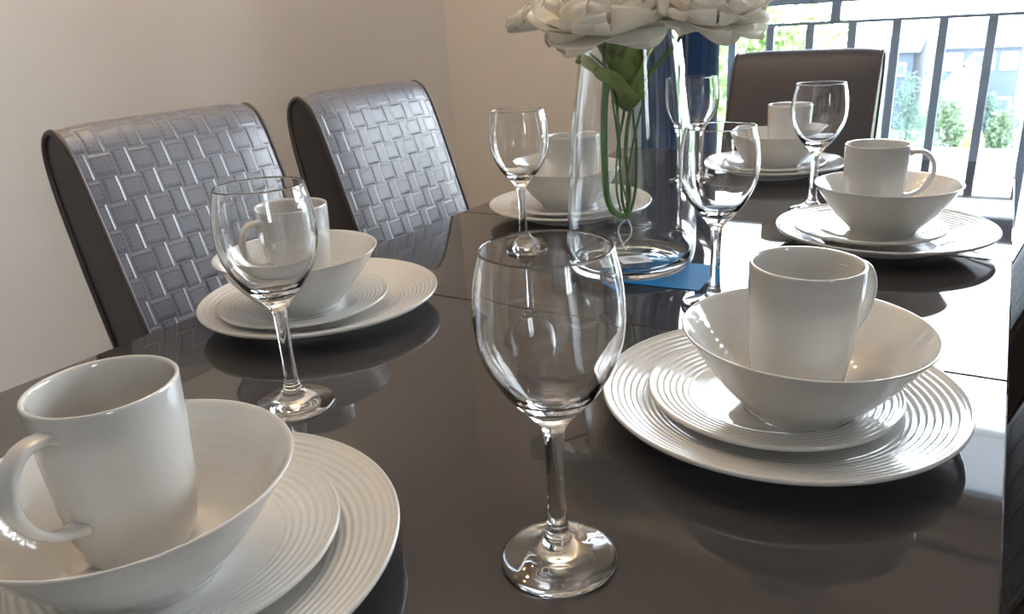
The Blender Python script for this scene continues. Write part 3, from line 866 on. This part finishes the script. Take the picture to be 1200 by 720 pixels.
for i, (sx, Y, top, rad, lab) in enumerate(((-.345, 24, 2, 1.9, 'leafy tree at the left end of the railing'), (-.262, 36, 18, 2.4, 'light green tree left of the end chair top'), (-.215, 25.5, 26, 1.4, 'small round tree above the end chair back'), (-.36, 58, -10, 3.0, 'tall tree behind the flowers and curtain edge'))):
    zt2 = zpx(Y, top - 28)
    tree(sx * Y, Y, GZ, zt2 - GZ, rad, M_TREE, lab, 30 + i)
tree(-.092 * 31, 31, GZ, zpx(31, 72) - GZ, .55, M_DKTREE, 'slim dark conifer between the middle railing bars', 41, n=1500, name='conifer')
tree(-2.0, 30.3, GZ, zpx(30, 66) - GZ, .38, M_DKTREE, 'bluish conifer before the blue-clad house', 42, n=1500, name='conifer')
def bush(x, y, zb, ht, rad, mat, label, seed):
    t = empty('bush', (x, y, zb)); tag(t, label, 'bush', 'bushes above the garden wall')
    foliage('leaves', (0, 0, ht * .5), rad, rad * .6, ht * .55, 1500, .09, mat, t, seed, 12)
    V, F = tube_data([(0, 0, 0), (0, 0, ht * .5)], .04, 6); mesh('stem', V, F, M_BARK, t)
bush(-.045 * 29, 29.2, GZ, zpx(29, 128) - GZ + .3, .62, M_BUSH, 'green bush behind the right railing bars', 51)
bush(-.002 * 29, 30.2, GZ, zpx(29, 140) - GZ + .2, .5, M_BUSH, 'green bush at the right above the brick wall', 52)
bush(-.024 * 28.5, 28.3, GZ, zpx(28.5, 154) - GZ + .2, .36, M_YEL, 'yellow flowering bush above the brick wall', 53)
bush(-.005 * 33, 33, GZ, zpx(33, 112) - GZ + .2, .5, M_DKTREE, 'small dark shrub near the right edge', 54)

# ------------------------------------------------------------ light
w = bpy.data.worlds.new('sky'); sc.world = w; w.use_nodes = True
nt = w.node_tree; nt.nodes.clear()
tc = nt.nodes.new('ShaderNodeTexCoord'); sp = nt.nodes.new('ShaderNodeSeparateXYZ'); nt.links.new(tc.outputs['Generated'], sp.inputs[0])
cr = nt.nodes.new('ShaderNodeValToRGB')
cr.color_ramp.elements[0].position = 0.0; cr.color_ramp.elements[0].color = (1.0, 1.0, 1.0, 1)
cr.color_ramp.elements[1].position = 1.0; cr.color_ramp.elements[1].color = (.38, .52, .78, 1)
e_ = cr.color_ramp.elements.new(.30); e_.color = (.88, .95, 1.05, 1)
e_ = cr.color_ramp.elements.new(.50); e_.color = (.62, .75, .95, 1)
nt.links.new(sp.outputs[2], cr.inputs[0])
bg = nt.nodes.new('ShaderNodeBackground'); bg.inputs[1].default_value = 8.5
nt.links.new(cr.outputs[0], bg.inputs[0])
ow = nt.nodes.new('ShaderNodeOutputWorld'); nt.links.new(bg.outputs[0], ow.inputs[0])
# portal in the door opening: guides daylight sampling, gives off no light itself
pl = bpy.data.lights.new('door_portal', 'AREA'); pl.shape = 'RECTANGLE'; pl.size = WX1 - WX0; pl.size_y = WH
pl.cycles.is_portal = True
po = bpy.data.objects.new('door_portal', pl); COL.objects.link(po)
po.location = (cx, Y1 + .155, WH / 2); po.rotation_euler = (-PI / 2, 0, 0)
pl2 = bpy.data.lights.new('fill_window_portal', 'AREA'); pl2.shape = 'RECTANGLE'; pl2.size = W2[3] - W2[2]; pl2.size_y = W2[1] - W2[0]
pl2.cycles.is_portal = True
p2 = bpy.data.objects.new('fill_window_portal', pl2); COL.objects.link(p2)
p2.location = (X1 + .13, (W2[0] + W2[1]) / 2, (W2[2] + W2[3]) / 2); p2.rotation_euler = (0, PI / 2, 0)

# ------------------------------------------------------------ camera
cam = bpy.data.cameras.new('camera'); co = bpy.data.objects.new('camera', cam); COL.objects.link(co)
fw = Vector((-0.5085517, 0.78852119, -0.34584605)); rt = Vector((0.8500522, 0.52372547, -0.05588285)); up = Vector((-0.13706358, 0.32240651, 0.93662565))
co.matrix_world = Matrix(((rt.x, up.x, -fw.x, 0), (rt.y, up.y, -fw.y, 0), (rt.z, up.z, -fw.z, TZ + .3010), (0, 0, 0, 1)))
cam.sensor_width = 36; cam.lens = 36 * 897.6685 / 1200; cam.clip_start = .02; cam.clip_end = 400
cam.dof.use_dof = True; cam.dof.focus_distance = .60; cam.dof.aperture_fstop = 18
sc.camera = co

sc.view_settings.view_transform = 'Standard'; sc.view_settings.look = 'None'; sc.view_settings.gamma = 1; sc.view_settings.exposure = 1.03
sc.view_settings.use_curve_mapping = False
c = sc.cycles
c.max_bounces = 14; c.diffuse_bounces = 5; c.glossy_bounces = 6; c.transmission_bounces = 14; c.transparent_max_bounces = 12
c.caustics_reflective = True; c.caustics_refractive = True; c.blur_glossy = 0.0
c.sample_clamp_indirect = 6; c.use_denoising = True
